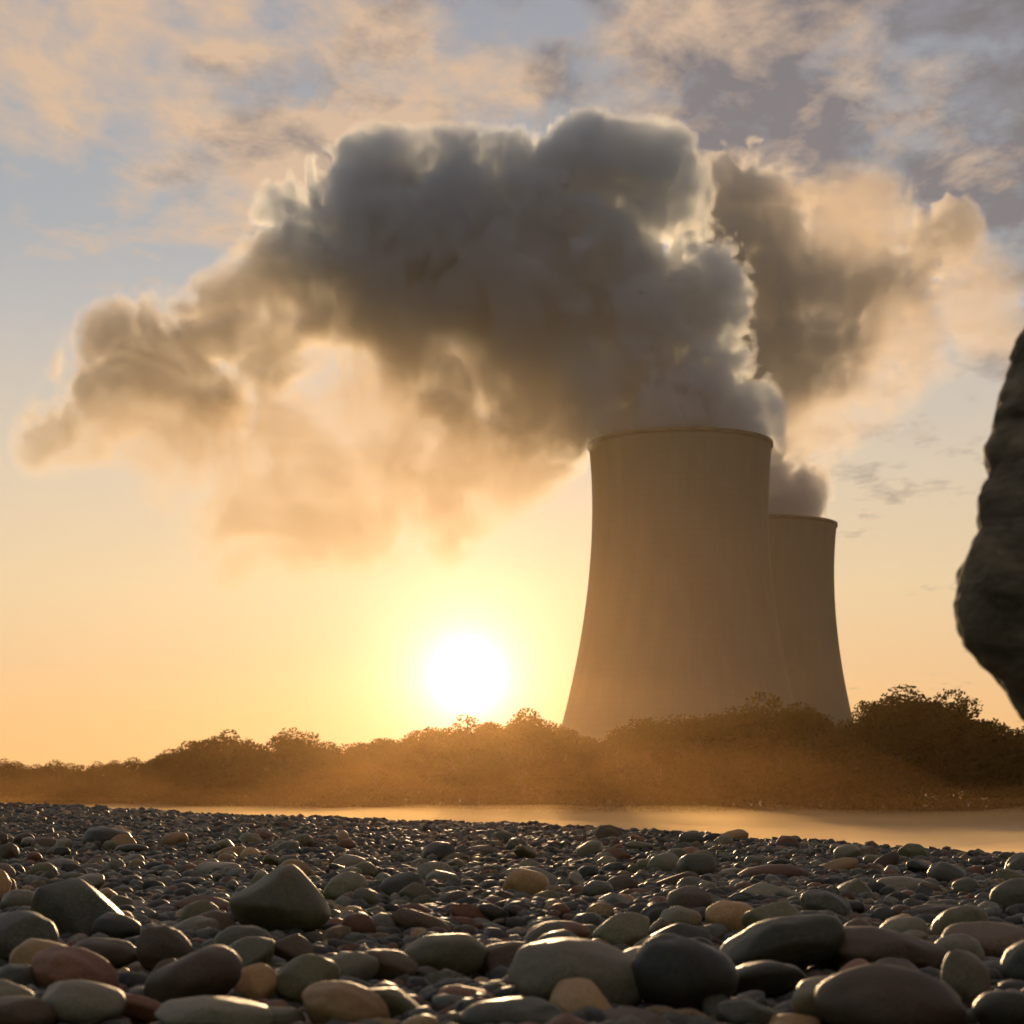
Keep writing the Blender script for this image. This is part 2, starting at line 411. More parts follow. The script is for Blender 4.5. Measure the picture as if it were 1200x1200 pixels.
puff(A, .44, 13, (330, 340, 50), (400, 360, 60), (280, 385, 50), (230, 400, 46), (160, 410, 40), (130, 400, 26), (190, 430, 50), (120, 450, 40), (80, 500, 30), (50, 525, 18), (250, 450, 50), (320, 430, 50), (480, 400, 60),
     (560, 430, 60), (620, 450, 60), (650, 490, 56), (600, 500, 50), (670, 520, 34), (540, 480, 50))
puff(A, .17, 20, (130, 510, 40), (200, 510, 50), (270, 520, 56), (340, 500, 60), (420, 470, 60), (330, 570, 52), (400, 560, 60), (470, 540, 60), (540, 550, 60), (600, 560, 50), (430, 610, 50), (350, 620, 46), (280, 600, 44), (510, 610, 48), (640, 560, 34), (270, 650, 32), (200, 560, 36))
A = [(a, b + (24 if b < 222 else 8 if b < 310 else 0), *r_) for a, b, *r_ in A]
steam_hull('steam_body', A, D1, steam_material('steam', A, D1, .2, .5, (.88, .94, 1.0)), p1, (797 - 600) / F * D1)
B = []
puff(B, 1.0, 5, (895, 612, 46), (925, 600, 30), (900, 590, 44), (925, 575, 22), (900, 560, 30))
puff(B, .75, 10, (862, 540, 30), (862, 505, 36), (885, 455, 50), (925, 440, 44), (880, 400, 60), (940, 400, 56), (985, 440, 36), (1000, 400, 40), (980, 350, 46), (920, 340, 60), (870, 300, 66), (840, 240, 50), (880, 215, 36))
puff(B, .6, 7, (905, 262, 32), (955, 258, 34), (985, 290, 36), (1030, 310, 40), (1065, 250, 22), (1080, 295, 34), (1108, 262, 24), (1118, 290, 18), (1060, 340, 34), (1030, 360, 34), (1000, 300, 34))
puff(B, .13, 20, (1060, 400, 50), (1120, 390, 44), (1170, 380, 40), (1030, 450, 44), (960, 500, 44), (1000, 260, 60), (1150, 340, 40))
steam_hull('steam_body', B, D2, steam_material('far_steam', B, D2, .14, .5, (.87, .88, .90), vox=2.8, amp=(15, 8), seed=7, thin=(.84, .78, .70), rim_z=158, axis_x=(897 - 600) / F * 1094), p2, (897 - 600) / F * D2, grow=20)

# ------------------------------------------------------------------ haze and mist
def box_mesh(name, a, b):
    v = np.array([[x, y, z] for x in (a[0], b[0]) for y in (a[1], b[1]) for z in (a[2], b[2])], float)
    f = np.array([[0, 1, 3, 2], [4, 6, 7, 5], [0, 4, 5, 1], [2, 3, 7, 6], [0, 2, 6, 4], [1, 5, 7, 3]])
    return mesh_np(name, v, f)
HAZE_D = .00005
hz = link('haze', box_mesh('haze', (-1250, -90, -3), (1250, 1700, 420)), mat=vol_mat('haze_air', (1.0, .90, .58), HAZE_D, .55), smooth=False)
tag(hz, 'thin golden haze in the air over the river', 'haze', kind='stuff')
# mist: a thin rolling layer on the river
xs = np.arange(-130, 75, 1.6); ys = np.arange(20, 330, 1.6)
def mist_top(p):
    x, y = p[:, 0], p[:, 1]
    inside = np.clip((far_bank(x) + 6 - y) / 14, 0, 1) * np.clip((y - near_edge(x) - 7) / 8, 0, 1)
    q = np.column_stack([x / 11, y / 16, 0 * x])
    h = .28 + .75 * (fbm(q, 4, 61) * .5 + .5) + 1.6 * np.clip(fbm(q * .6, 3, 71) - .15, 0, 1) ** 1.2
    return .012 + h * inside
mt = grid_mesh('mist', xs, ys, mist_top)
n = len(mt.vertices); co = np.empty(n * 3, np.float32); mt.vertices.foreach_get('co', co); co = co.reshape(-1, 3)
nx, ny = len(xs), len(ys)
lo = co.copy(); lo[:, 2] = .008
i = (np.arange(ny - 1)[:, None] * nx + np.arange(nx - 1)).ravel()
top = np.stack([i, i + 1, i + nx + 1, i + nx], 1); bot = top[:, ::-1] + n
keep = co[top, 2].max(1) > .014
top, bot = top[keep], bot[keep]
# side walls are a few mm high: close the sheet along its border
from collections import Counter
cnt = {}
for q in top:
    for a, b in ((0, 1), (1, 2), (2, 3), (3, 0)):
        e = (int(q[a]), int(q[b]))
        if (e[1], e[0]) in cnt: del cnt[(e[1], e[0])]
        else: cnt[e] = 1
side = np.array([[b, a, a + n, b + n] for a, b in cnt], np.int64)
mt = mesh_np('mist', np.concatenate([co, lo]), np.concatenate([top, bot, side]))
M_MIST = vol_mat('river_mist', (1, .74, .40), .026, .55)
tag(link('mist', mt, mat=M_MIST), 'low golden mist drifting on the river', 'mist', kind='stuff')

def closed_sheet(name, gx, gy, topf, zlo):
    vt = grid_mesh(name, gx, gy, topf)
    n = len(vt.vertices); co = np.empty(n * 3, np.float32); vt.vertices.foreach_get('co', co); co = co.reshape(-1, 3)
    lo = co.copy(); lo[:, 2] = zlo; nx, ny = len(gx), len(gy)
    i = (np.arange(ny - 1)[:, None] * nx + np.arange(nx - 1)).ravel(); top = np.stack([i, i + 1, i + nx + 1, i + nx], 1)
    ring = list(range(nx)) + [nx * k + nx - 1 for k in range(1, ny)] + [nx * (ny - 1) + k for k in range(nx - 2, -1, -1)] + [nx * k for k in range(ny - 2, 0, -1)]
    side = np.array([[a, a + n, b + n, b] for a, b in zip(ring, ring[1:] + ring[:1])])
    return mesh_np(name, np.concatenate([co, lo]), np.concatenate([top, top[:, ::-1] + n, side]))
def wisp_top(p):
    x, y = p[:, 0], p[:, 1]
    inside = np.clip((far_bank(x) + 3 - y) / 20, 0, 1) * np.clip((y - near_edge(x) - 25) / 25, 0, 1)
    inside = inside * np.clip((x + 150) / 20, 0, 1) * np.clip((85 - x) / 20, 0, 1)
    q = np.column_stack([x / 9, y / 22, 0 * x])
    return .6 + inside * (1.0 + 6.0 * np.clip(fbm(q, 4, 63) + .12, 0, 1) ** 1.3)
tag(link('rising_mist', closed_sheet('rising_mist', np.arange(-150, 86, 1.8), np.arange(35, 340, 3.), wisp_top, .5), mat=vol_mat('wisps', (1, .55, .22), .0007, .65)),
    'faint wisps of mist rising off the river', 'mist', kind='stuff')
# a much thinner, taller veil of moisture over the whole reach of the river
gx = np.linspace(-150, 90, 61); gy = np.linspace(-3, 330, 80)
def veil_top(p):
    e = np.clip((far_bank(p[:, 0]) + 30 - p[:, 1]) / 40, 0, 1) * np.clip((p[:, 1] + 3) / 12, 0, 1) * np.clip((p[:, 0] + 150) / 30, 0, 1) * np.clip((90 - p[:, 0]) / 30, 0, 1)
    return -1.2 + e * (12 + 4 * fbm(np.column_stack([p / 40, 0 * p[:, :1]]), 3, 77))
vt = grid_mesh('river_veil', gx, gy, veil_top)
n = len(vt.vertices); co = np.empty(n * 3, np.float32); vt.vertices.foreach_get('co', co); co = co.reshape(-1, 3)
lo = co.copy(); lo[:, 2] = -1.3; nx, ny = len(gx), len(gy)
i = (np.arange(ny - 1)[:, None] * nx + np.arange(nx - 1)).ravel(); top = np.stack([i, i + 1, i + nx + 1, i + nx], 1)
ring = list(range(nx)) + [nx * k + nx - 1 for k in range(1, ny)] + [nx * (ny - 1) + k for k in range(nx - 2, -1, -1)] + [nx * k for k in range(ny - 2, 0, -1)]
side = np.array([[a, a + n, b + n, b] for a, b in zip(ring, ring[1:] + ring[:1])])
tag(link('river_mist', mesh_np('river_veil', np.concatenate([co, lo]), np.concatenate([top, top[:, ::-1] + n, side])), mat=vol_mat('veil_air', (1, .46, .12), .00009, .92)), 'faint sunlit moisture over the river', 'mist', kind='stuff')

# ------------------------------------------------------------------ trees on the far bank
def make_tree_meshes(seed, kind):
    rg = np.random.default_rng(seed)
    # unit tree: height 1
    segs = []
    def limb(a, b, r0, r1): segs.append((np.array(a), np.array(b), r0, r1))
    lean = rg.normal(0, .03, 2)
    fork = .3 if kind != 'spiky' else .45
    limb((0, 0, -.03), (lean[0], lean[1], fork), .026, .018)
    tips = []
    for k in range(7):
        a = k * 2.4 + rg.uniform(-.4, .4); l = rg.uniform(.15, .3); z = fork + rg.uniform(.08, .32)
        e = np.array([lean[0] + math.cos(a) * l, lean[1] + math.sin(a) * l, z])
        limb((lean[0] * .8, lean[1] * .8, fork * rg.uniform(.6, 1)), e, .013, .005); tips.append(e)
        for m in range(2):
            e2 = e + np.array([math.cos(a + m - .5) * .1, math.sin(a + m - .5) * .1, rg.uniform(.03, .14)])
            limb(e, e2, .005, .002); tips.append(e2)
    limb((lean[0], lean[1], fork), (lean[0] * 1.5, lean[1] * 1.5, .85), .018, .004)
    V, T, off = [], [], 0
    for a, b, r0, r1 in segs:
        d = b - a; d /= np.linalg.norm(d); u = np.cross(d, (0, 1, .3)); u /= np.linalg.norm(u); v = np.cross(d, u)
        an = np.arange(6) * math.pi / 3
        ring = np.cos(an)[:, None] * u + np.sin(an)[:, None] * v
        V.append(np.concatenate([a + ring * r0, b + ring * r1]))
        k = np.arange(6); T.append(np.column_stack([k, (k + 1) % 6, (k + 1) % 6 + 6, k + 6]) + off); off += 12
    trunk = mesh_np('trunk', np.concatenate(V), np.concatenate(T))
    # crown: clumps of leaf triangles
    nc = {'round': 60, 'spiky': 55, 'open': 42}[kind]
    C = []
    while len(C) < nc:
        q = rg.uniform(-1, 1, 3)
        if np.linalg.norm(q) > 1: continue
        wdt = {'round': .42, 'spiky': .3, 'open': .4}[kind]
        c = np.array([q[0] * wdt, q[1] * wdt, .58 + q[2] * .36])
        if kind == 'round': c[2] = .52 + q[2] * .4
        C.append((c, rg.uniform(.06, .14)))
    if kind == 'spiky':
        for k in range(12):
            a = rg.uniform(0, 6.28); rr = rg.uniform(0, .2)
            C.append((np.array([math.cos(a) * rr, math.sin(a) * rr, rg.uniform(.86, 1.0)]), .035))
    pts = []
    for c, r in C:
        m = int(160 * (r / .1) ** 2)
        d = rg.normal(size=(m, 3)); d /= np.linalg.norm(d, axis=1)[:, None]
        pts.append(c + d * r * rg.uniform(.3, 1.1, (m, 1)) ** .5 * np.array([1.15, 1.15, .85]))
    pts = np.concatenate(pts); m = len(pts)
    s = rg.uniform(.010, .022, (m, 1))
    u = rg.normal(size=(m, 3)); u /= np.linalg.norm(u, axis=1)[:, None]
    w_ = rg.normal(size=(m, 3)); v = np.cross(u, w_); v /= np.linalg.norm(v, axis=1)[:, None]
    co = np.stack([pts - u * s, pts + v * s * .6, pts + u * s, pts - v * s * .6], 1).reshape(-1, 3)
    co[:, 2] = np.minimum(co[:, 2], 1.03)
    crown = mesh_np('crown', co, np.arange(m * 4).reshape(-1, 4))
    return trunk, crown
VAR = [(k, *make_tree_meshes(100 + i, k)) for i, k in enumerate(['round', 'round', 'open', 'round', 'spiky', 'open', 'round'])]
for i, (k, t, c) in enumerate(VAR):
    t.materials.append(M_BARK); c.materials.append(M_LEAF[i % 2])
PROF = [(-120, 890), (0, 888), (60, 885), (100, 890), (150, 885), (200, 875), (230, 862), (260, 853), (290, 865), (310, 871), (340, 858), (372, 862), (400, 868), (430, 868), (465, 858), (500, 851),
        (545, 846), (590, 842), (620, 838), (650, 843), (700, 850), (750, 840), (800, 830), (850, 828), (900, 820), (950, 824), (1000, 846), (1020, 830), (1050, 816), (1100, 816), (1130, 835), (1160, 842), (1200, 845), (1330, 835)]
PX, PY = zip(*PROF)
def bank_dist(px, extra):
    d = 150.
    for _ in range(30): d = .5 * d + .5 * (float(far_bank((px - 600) / F * d)) + extra)
    return d
def place_tree(px, d, ytop, var, label, group, wide=1.0):
    k, t, c = VAR[var]
    x = (px - 600) / F * d
    gz = float(ground_z(np.array([[x, d]]))[0]) - .05
    h = CZ + (HY - ytop) / F * d - gz
    name = {'round': 'broadleaf_tree', 'spiky': 'slender_tree', 'open': 'open_tree'}[k]
    e = empty(name, (x, d, gz)); e.scale = (h * wide, h * wide, h); e.rotation_euler.z = random.uniform(0, 6.28)
    for nm, me in (('trunk', t), ('crown', c)):
        o = bpy.data.objects.new(nm, me); COL.objects.link(o); o.parent = e
    return tag(e, label, 'tree', group)
feat = {  # trees that can be told apart by their tops
    260: ('round', 'tallest dome-topped tree at the far end of the bank, under the plume trail', 853, 1.25),
    342: ('round', 'rounded tree just after the tallest dome, where the bank recedes', 857, 1.1),
    545: ('round', 'tree directly beneath the setting sun', 845, 1.0),
    618: ('open', 'tree between the sun and the nearer cooling tower', 837, 1.0),
    905: ('round', 'broad tree in front of the gap between the two towers', 819, 1.1),
    1022: ('spiky', 'thin tree just beyond the farther tower foot', 830, .8),
    1060: ('open', 'wide spreading tree between the farther tower and the balanced rock', 814, 1.15),
    1108: ('open', 'ragged-topped tree close to the tip of the balanced rock', 816, 1.0)}
for px, (k, lab, yt, wd) in feat.items():
    var = random.choice([i for i, v in enumerate(VAR) if v[0] == k])
    place_tree(px, bank_dist(px, 6), yt - 7, var, lab, 'trees on the far bank', wd)
def seg_label(px, row):
    seg = ('at the far hazy end of the bank' if px < 210 else 'between the dome-topped tree and the sun' if px < 520 else
           'around the foot of the sun glow' if px < 660 else 'in front of the nearer cooling tower' if px < 890 else
           'below the farther cooling tower' if px < 1010 else 'near the balanced rock')
    return ('low tree lining the water ' if row == 0 else 'tree of the second row ') + seg
px = -90
while px < 1310:
    if min(abs(px - q) for q in feat) > 13:
        yt = float(np.interp(px, PX, PY)) + random.uniform(1, 16)
        place_tree(px, bank_dist(px, random.uniform(5, 9)), yt, random.randrange(7), seg_label(px, 0), 'trees on the far bank, front row, ' + seg_label(px, 0)[27:], random.uniform(.9, 1.25))
    px += random.uniform(17, 27)
px = -100
while px < 1320:
    yt = float(np.interp(px, PX, PY)) + random.uniform(3, 12)
    place_tree(px, bank_dist(px, random.uniform(14, 26)), yt, random.randrange(7), seg_label(px, 1), 'trees on the far bank, second row, ' + seg_label(px, 1)[24:], random.uniform(.9, 1.3))
    px += random.uniform(18, 28)
# undergrowth along the water's edge and between the trunks
m = 150000
xx = RNG.uniform(-170, 75, m); fb = far_bank(xx)
dep = RNG.uniform(0, 1, m) ** 1.3 * 20
yy = fb + 1.0 + dep
hh = (1.6 + 2.6 * np.clip(fbm(np.column_stack([xx / 5, yy / 5, 0 * xx]), 3, 81) + .3, 0, 1.3)) * np.clip(dep / 3 + .35, 0, 1)
zz = .3 + RNG.uniform(0, 1, m) ** .7 * hh + np.clip(dep / 4, 0, 1) * .4
pts = np.column_stack([xx, yy, zz]); s = RNG.uniform(.1, .22, (m, 1))
u = RNG.normal(size=(m, 3)); u /= np.linalg.norm(u, axis=1)[:, None]
v = np.cross(u, RNG.normal(size=(m, 3))); v /= np.linalg.norm(v, axis=1)[:, None]
co = np.stack([pts - u * s, pts + v * s * .6, pts + u * s, pts - v * s * .6], 1).reshape(-1, 3)
tag(link('undergrowth', mesh_np('undergrowth', co, np.arange(m * 4).reshape(-1, 4)), mat=M_UNDER), 'dark bushes and scrub along the far waterline', 'undergrowth', kind='stuff')

# ------------------------------------------------------------------ stones
def stone_shape(seed, sub=4, lump=.16, flat=1.0, facet=.0):
    co, t = ICO[sub]; co = co.copy()
    o = np.array([seed * 3.17, seed * 1.3, seed * 7.7])
    # superellipsoid-ish softening, then broad lumps and faint small ones
    n = vnoise(co * .9 + o, seed) * lump + vnoise(co * 2.1 + o, seed + 5) * lump * .38 + vnoise(co * 6 + o, seed + 9) * .012
    r = 1 + n
    if facet:
        rg = np.random.default_rng(seed)
        for _ in range(9):
            d = rg.normal(size=3); d /= np.linalg.norm(d); cut = rg.uniform(.72, .92)
            proj = (co * r[:, None]) @ d
            r = np.where(proj > cut, r * (1 - facet * (proj - cut) / np.maximum(proj, .1)), r)
    return co * r[:, None], t
SHAPES = [mesh_np('stone', *stone_shape(s, 4, .13 + .04 * (s % 3), facet=.75 if s % 2 else .35)) for s in range(1, 15)]
def peaked(co, t):
    co = co.copy(); u = np.clip(co[:, 2], 0, None)
    co[:, 0] = (co[:, 0] - .1) * (1 - .42 * u) + .1; co[:, 1] *= 1 - .25 * u; co[:, 2] += .25 * u * (1 - np.abs(co[:, 0] - .1))
    return co, t
SHAPES.append(mesh_np('stone', *peaked(*stone_shape(21, 4, .1, facet=.8))))
for me in SHAPES: me.polygons.foreach_set('use_smooth', np.ones(len(me.polygons), bool))
def stone_mesh(si, colour):
    key = f'stone_{si}_{colour}'
    if key not in bpy.data.meshes:
        me = SHAPES[si].copy(); me.name = key; me.materials.append(STONE[colour])
    return bpy.data.meshes[key]
taken = []
def put_stone(px, py, w, h, colour, label, name='beach_stone', tilt=0, group=None, si=None, depth=.9, yaw=None, d=None):
    ybase = py + h / 2
    if d is None:
        d = min(.3 * F / max(ybase - 8 - HY, 1), 40)
        W = w / F * d
        d = d + W * depth / 2 * .8
    W, H = w / F * d, h / F * d
    c = P(px, py, d)
    o = bpy.data.objects.new(name, stone_mesh(random.randrange(14) if si is None else si, colour)); COL.objects.link(o)
    o.location = c; o.scale = (W / 2, W / 2 * depth, H / 2)
    o.rotation_euler = (random.uniform(-.15, .15), R(tilt), random.uniform(-.25, .25) if yaw is None else yaw)
    tag(o, label, 'stone', group or 'stones of the pebble beach')
    taken.append((c.x, c.y, max(W, W * depth) / 2, c.z))
    return o
BIG = [  # px, py, w, h, colour, label, nickname, tilt (degrees, + leans down to the right)
    (96, 1072, 118, 74, 'dark grey', 'dark wedge-shaped stone with a lit right-hand end, behind the half-cut dark stone', 'dark wedge stone', 16),
    (24, 1102, 92, 70, 'dark grey', 'dark rounded stone cut by the picture edge below the wedge stone', 'half-cut dark stone', -6),
    (-4, 1042, 36, 44, 'tan', 'pale stone glowing on the edge beyond the dark wedge stone', 'pale edge stone', 0),
    (330, 1064, 122, 84, 'olive grey', 'large grey-green peaked stone standing alone in small gravel', 'peaked grey-green stone', 8),
    (84, 1142, 104, 62, 'reddish brown', 'reddish rounded stone leaning on the grey oval one', 'reddish stone', 14),
    (96, 1178, 104, 62, 'grey', 'smooth blue-grey oval stone below the reddish one', 'blue-grey oval stone', 4),
    (122, 1116, 86, 36, 'brown', 'flat brown stone wedged behind the reddish stone', 'flat brown stone', 4),
    (188, 1114, 66, 62, 'brown', 'dark brown upright stone touching the slanting long one', 'dark upright stone', 20),
    (226, 1152, 122, 74, 'brown', 'long brown stone slanting up towards its square red tip', 'slanting long stone', -28),
    (298, 1154, 60, 50, 'tan', 'small tan stone with a lit edge beside the slanting stone', 'small lit tan stone', 20),
    (356, 1150, 78, 58, 'olive grey', 'olive rounded stone behind the pale egg-shaped one', 'olive stone', -8),
    (402, 1182, 106, 62, 'tan', 'pale egg-shaped stone with a bright rim at the bottom edge', 'pale egg stone', 12),
    (246, 1192, 138, 52, 'grey', 'wide grey stone lying at the bottom under the slanting one', 'wide grey stone', 2),
    (328, 1196, 60, 34, 'olive grey', 'small dull stone tucked between the wide grey and the egg stone', 'small dull stone', 0),
    (22, 1190, 90, 48, 'brown', 'brown stone in the bottom corner beside the blue-grey oval', 'corner stone', 0),
    (20, 1150, 60, 44, 'dark grey', 'dark stone under the half-cut one', 'dark lower stone', 0),
    (520, 1120, 104, 56, 'olive grey', 'broad olive-grey stone below the reddish glow in mid beach', 'broad olive stone', -4),
    (455, 1135, 76, 42, 'brown', 'brown stone beside the broad olive-grey one', 'mid brown stone', 6),
    (545, 1172, 78, 38, 'reddish brown', 'flat reddish stone in front of the broad olive one', 'flat reddish stone', 4),
    (668, 1146, 158, 92, 'grey', 'big mottled grey boulder next to the round dark one', 'big mottled boulder', 6),
    (797, 1142, 132, 104, 'dark grey', 'big round charcoal boulder next to the mottled grey one', 'charcoal boulder', 4),
    (856, 1076, 66, 44, 'tan', 'bright orange-tan pebble resting on the dark long stones', 'orange-tan pebble', 4),
    (908, 1112, 148, 74, 'dark grey', 'long dark stone rising behind the charcoal boulder', 'long dark stone', -18),
    (1026, 1116, 168, 62, 'brown', 'long flat brown stone behind the big tan boulder', 'long flat brown stone', 8),
    (1044, 1178, 176, 98, 'brown', 'big smooth tan-brown boulder at the bottom edge', 'big tan-brown boulder', 4),
    (1132, 1150, 54, 80, 'grey', 'upright grey oval stone leaning beside the tan-brown boulder', 'upright grey oval', -6),
    (1168, 1108, 136, 52, 'brown', 'dark brown flat stone reaching the frame edge behind the upright oval', 'edge flat stone', 4),
    (728, 1092, 74, 42, 'olive grey', 'dull green stone just behind the charcoal boulder', 'dull green stone', -6),
    (655, 1094, 78, 32, 'reddish brown', 'low reddish-brown stone behind the mottled boulder', 'low reddish stone', -4),
    (600, 1196, 128, 56, 'dark grey', 'dark stone cut by the bottom edge before the mottled boulder', 'dark bottom stone', -4),
    (725, 1202, 130, 40, 'brown', 'brown low stone at the bottom under the charcoal boulder', 'brown bottom stone', 0),
    (872, 1192, 74, 44, 'dark grey', 'small charcoal stone left in the gap before the tan-brown boulder', 'gap stone', 8),
    (930, 1202, 64, 30, 'tan', 'small pale stone with lit top beside the tan-brown boulder', 'small pale stone', 0),
    (1180, 1190, 80, 56, 'dark grey', 'dark stone in the bottom corner beyond the upright oval', 'far corner stone', 0),
    (1108, 1074, 90, 28, 'brown', 'thin flat brown stone lying above the long flat one', 'thin flat stone', 4),
    (968, 1064, 66, 40, 'dark grey', 'dark pointed stone above the long dark stone', 'dark pointed stone', 18),
    (902, 1052, 82, 34, 'grey', 'blue-grey low stone beyond the orange-tan pebble', 'blue-grey low stone', 2),
    (795, 1078, 48, 34, 'grey', 'pale rough stone near the orange-tan pebble', 'pale rough stone', 0),
    (724, 1060, 46, 28, 'tan', 'warm lit small stone up the beach from the dull green one', 'warm small stone', 0),
    (124, 986, 64, 40, 'dark grey', 'dark boulder standing out on the far pebble bank', 'far dark boulder', 0),
    (54, 992, 40, 26, 'brown', 'brown stone next to the far dark boulder', 'far brown stone', 0),
    (905, 1028, 84, 28, 'reddish brown', 'reddish flat stone beyond the blue-grey low one', 'far reddish stone', -4),
    (968, 999, 30, 22, 'dark grey', 'dark round stone poking above the beach crest by the water', 'crest stone', 0),
    (490, 1052, 52, 34, 'olive grey', 'olive stone in the middle gravel beside the red glow', 'mid olive stone', 6),
    (256, 1024, 60, 30, 'grey', 'grey stone beyond the peaked grey-green stone', 'grey far stone', 0),
    (420, 1088, 40, 34, 'reddish brown', 'rust-red stone between the peaked and the broad olive stones', 'rust-red stone', 0),
    (1060, 1040, 70, 26, 'grey', 'grey slab up the beach from the thin flat stone', 'grey slab', 3),
    (25, 1058, 50, 34, 'grey', 'grey stone squeezed against the dark wedge stone', 'squeezed stone', 0),
]
for b in BIG: put_stone(*b[:6], tilt=b[7], si=14 if 'peaked' in b[6] else None)
BIGXY = [(t, b[6]) for t, b in zip(taken, BIG)]
# mid-size stones, found a free place one by one
colours = list(STONE); wts = [.2, .26, .2, .1, .08, .16]
shape_word = {0: 'rounded', 1: 'flat', 2: 'long'}
tries = 0; mids = 0
seen_labels = {}
while mids < 246 and tries < 60000:
    tries += 1
    d = 2.45 + 9.5 * random.random() ** 1.25
    x = random.uniform(-.31, .31) * d
    if d > float(near_edge(x)) - .3: continue
    r = random.uniform(.026, .062) * (1 + .04 * d)
    if any((x - a) ** 2 + (d - b) ** 2 < (r * .78 + c * .8) ** 2 for a, b, c, _ in taken): continue
    kind = random.choices((0, 1, 2), (.55, .25, .2))[0]
    col = random.choices(colours, wts)[0]
    sx, sy, sz = {0: (1, .9, .72), 1: (1.15, 1, .42), 2: (1.3, .7, .55)}[kind]
    gz = float(beach_z(x, d))
    (bx, by, br, _), nick = min(BIGXY, key=lambda t: (t[0][0] - x) ** 2 + ((t[0][1] - d) * .5) ** 2)
    rel = ('beyond' if d - by > abs(x - bx) * 1.6 else 'in front of' if by - d > abs(x - bx) * 1.6 else 'beside')
    size = 'small' if r / d < .009 else 'middling'
    lab = f'{size} {shape_word[kind]} {col} stone {rel} the {nick}'
    o = bpy.data.objects.new('beach_stone', stone_mesh(random.randrange(14), col)); COL.objects.link(o)
    o.location = (x, d, gz + r * sz * random.uniform(.25, .7)); o.scale = (r * sx, r * sy, r * sz)
    o.rotation_euler = (random.uniform(-.35, .35), random.uniform(-.4, .4), random.uniform(0, 6.28))
    tag(o, lab, 'stone', 'stones of the pebble beach'); taken.append((x, d, r, gz)); mids += 1

# the gravel between: far too many to count
def pebbles():
    V, T, Cc, off = [], [], [], 0
    pal = np.array([(.05, .05, .047), (.10, .10, .095), (.17, .168, .155), (.13, .125, .085), (.20, .09, .05), (.40, .28, .15), (.09, .065, .042), (.24, .235, .22)])
    bands = [(-2, 1.6, .025, .05, 1), (1.6, 4, .014, .034, 2), (4, 7.5, .018, .04, 2), (7.5, 13, .02, .042, 1), (13, 22, .028, .055, 1), (22, 48, .045, .09, 1)]
    for y0, y1, r0, r1, sub in bands:
        step = (r0 + r1) * .62
        hw = .36
        gx = np.arange(-hw * y1 - 5, hw * y1 + 4, step); gy = np.arange(y0, y1, step)
        X, Y = np.meshgrid(gx, gy); X = X.ravel(); Y = Y.ravel()
        X = X + RNG.uniform(-.5, .5, len(X)) * step; Y = Y + RNG.uniform(-.5, .5, len(Y)) * step
        k = (np.abs(X + .5) < hw * np.maximum(Y, 0) + 4.5) & (Y < near_edge(X) + .8)
        X, Y = X[k], Y[k]; m = len(X)
        # fewer where a big stone lies
        if y0 < 8:
            ok = np.ones(m, bool)
            for a, b, c, z in taken: ok &= (X - a) ** 2 + (Y - b) ** 2 > (c * .62) ** 2
            X, Y = X[ok], Y[ok]; m = len(X)
        r = r0 + (r1 - r0) * RNG.uniform(0, 1, m) ** 2.2
        co, t = ICO[sub]
        sc_ = np.column_stack([r * RNG.uniform(.9, 1.4, m), r * RNG.uniform(.7, 1.0, m), r * RNG.uniform(.4, .8, m)])
        a = RNG.uniform(0, 6.28, m); tl = RNG.normal(0, .3, m)
        lump = 1 + .16 * RNG.normal(size=(m, len(co))) * (.6 if sub == 1 else .35)
        p = co[None] * lump[:, :, None] * sc_[:, None, :]
        x1 = p[..., 0] * np.cos(tl)[:, None] - p[..., 2] * np.sin(tl)[:, None]; z1 = p[..., 0] * np.sin(tl)[:, None] + p[..., 2] * np.cos(tl)[:, None]
        x2 = x1 * np.cos(a)[:, None] - p[..., 1] * np.sin(a)[:, None]; y2 = x1 * np.sin(a)[:, None] + p[..., 1] * np.cos(a)[:, None]
        gz = ground_z(np.column_stack([X, Y])) + .02 + RNG.uniform(-.3, .6, m) * r * .8 + .012 * vnoise(np.column_stack([X * 1.5, Y * 1.5, 0 * X]), 8)
        pv = np.stack([x2 + X[:, None], y2 + Y[:, None], z1 + gz[:, None]], -1).reshape(-1, 3)
        V.append(pv); T.append((t[None] + (np.arange(m) * len(co))[:, None, None] + off).reshape(-1, 3)); off += len(pv)
        c = pal[RNG.choice(8, m, p=[.17, .18, .16, .12, .12, .07, .10, .08])] * RNG.uniform(.4, 1.4, (m, 1)) * np.array([1.08, .94, .68])
        Cc.append(np.repeat(np.column_stack([c, np.ones(m)]), len(co), 0))
        print('pebbles', y0, m)
    return mesh_np('pebbles', np.concatenate(V), np.concatenate(T), np.concatenate(Cc))
tag(link('pebbles', pebbles(), mat=M_PEB), 'countless small mixed pebbles covering the beach', 'pebbles', kind='stuff')

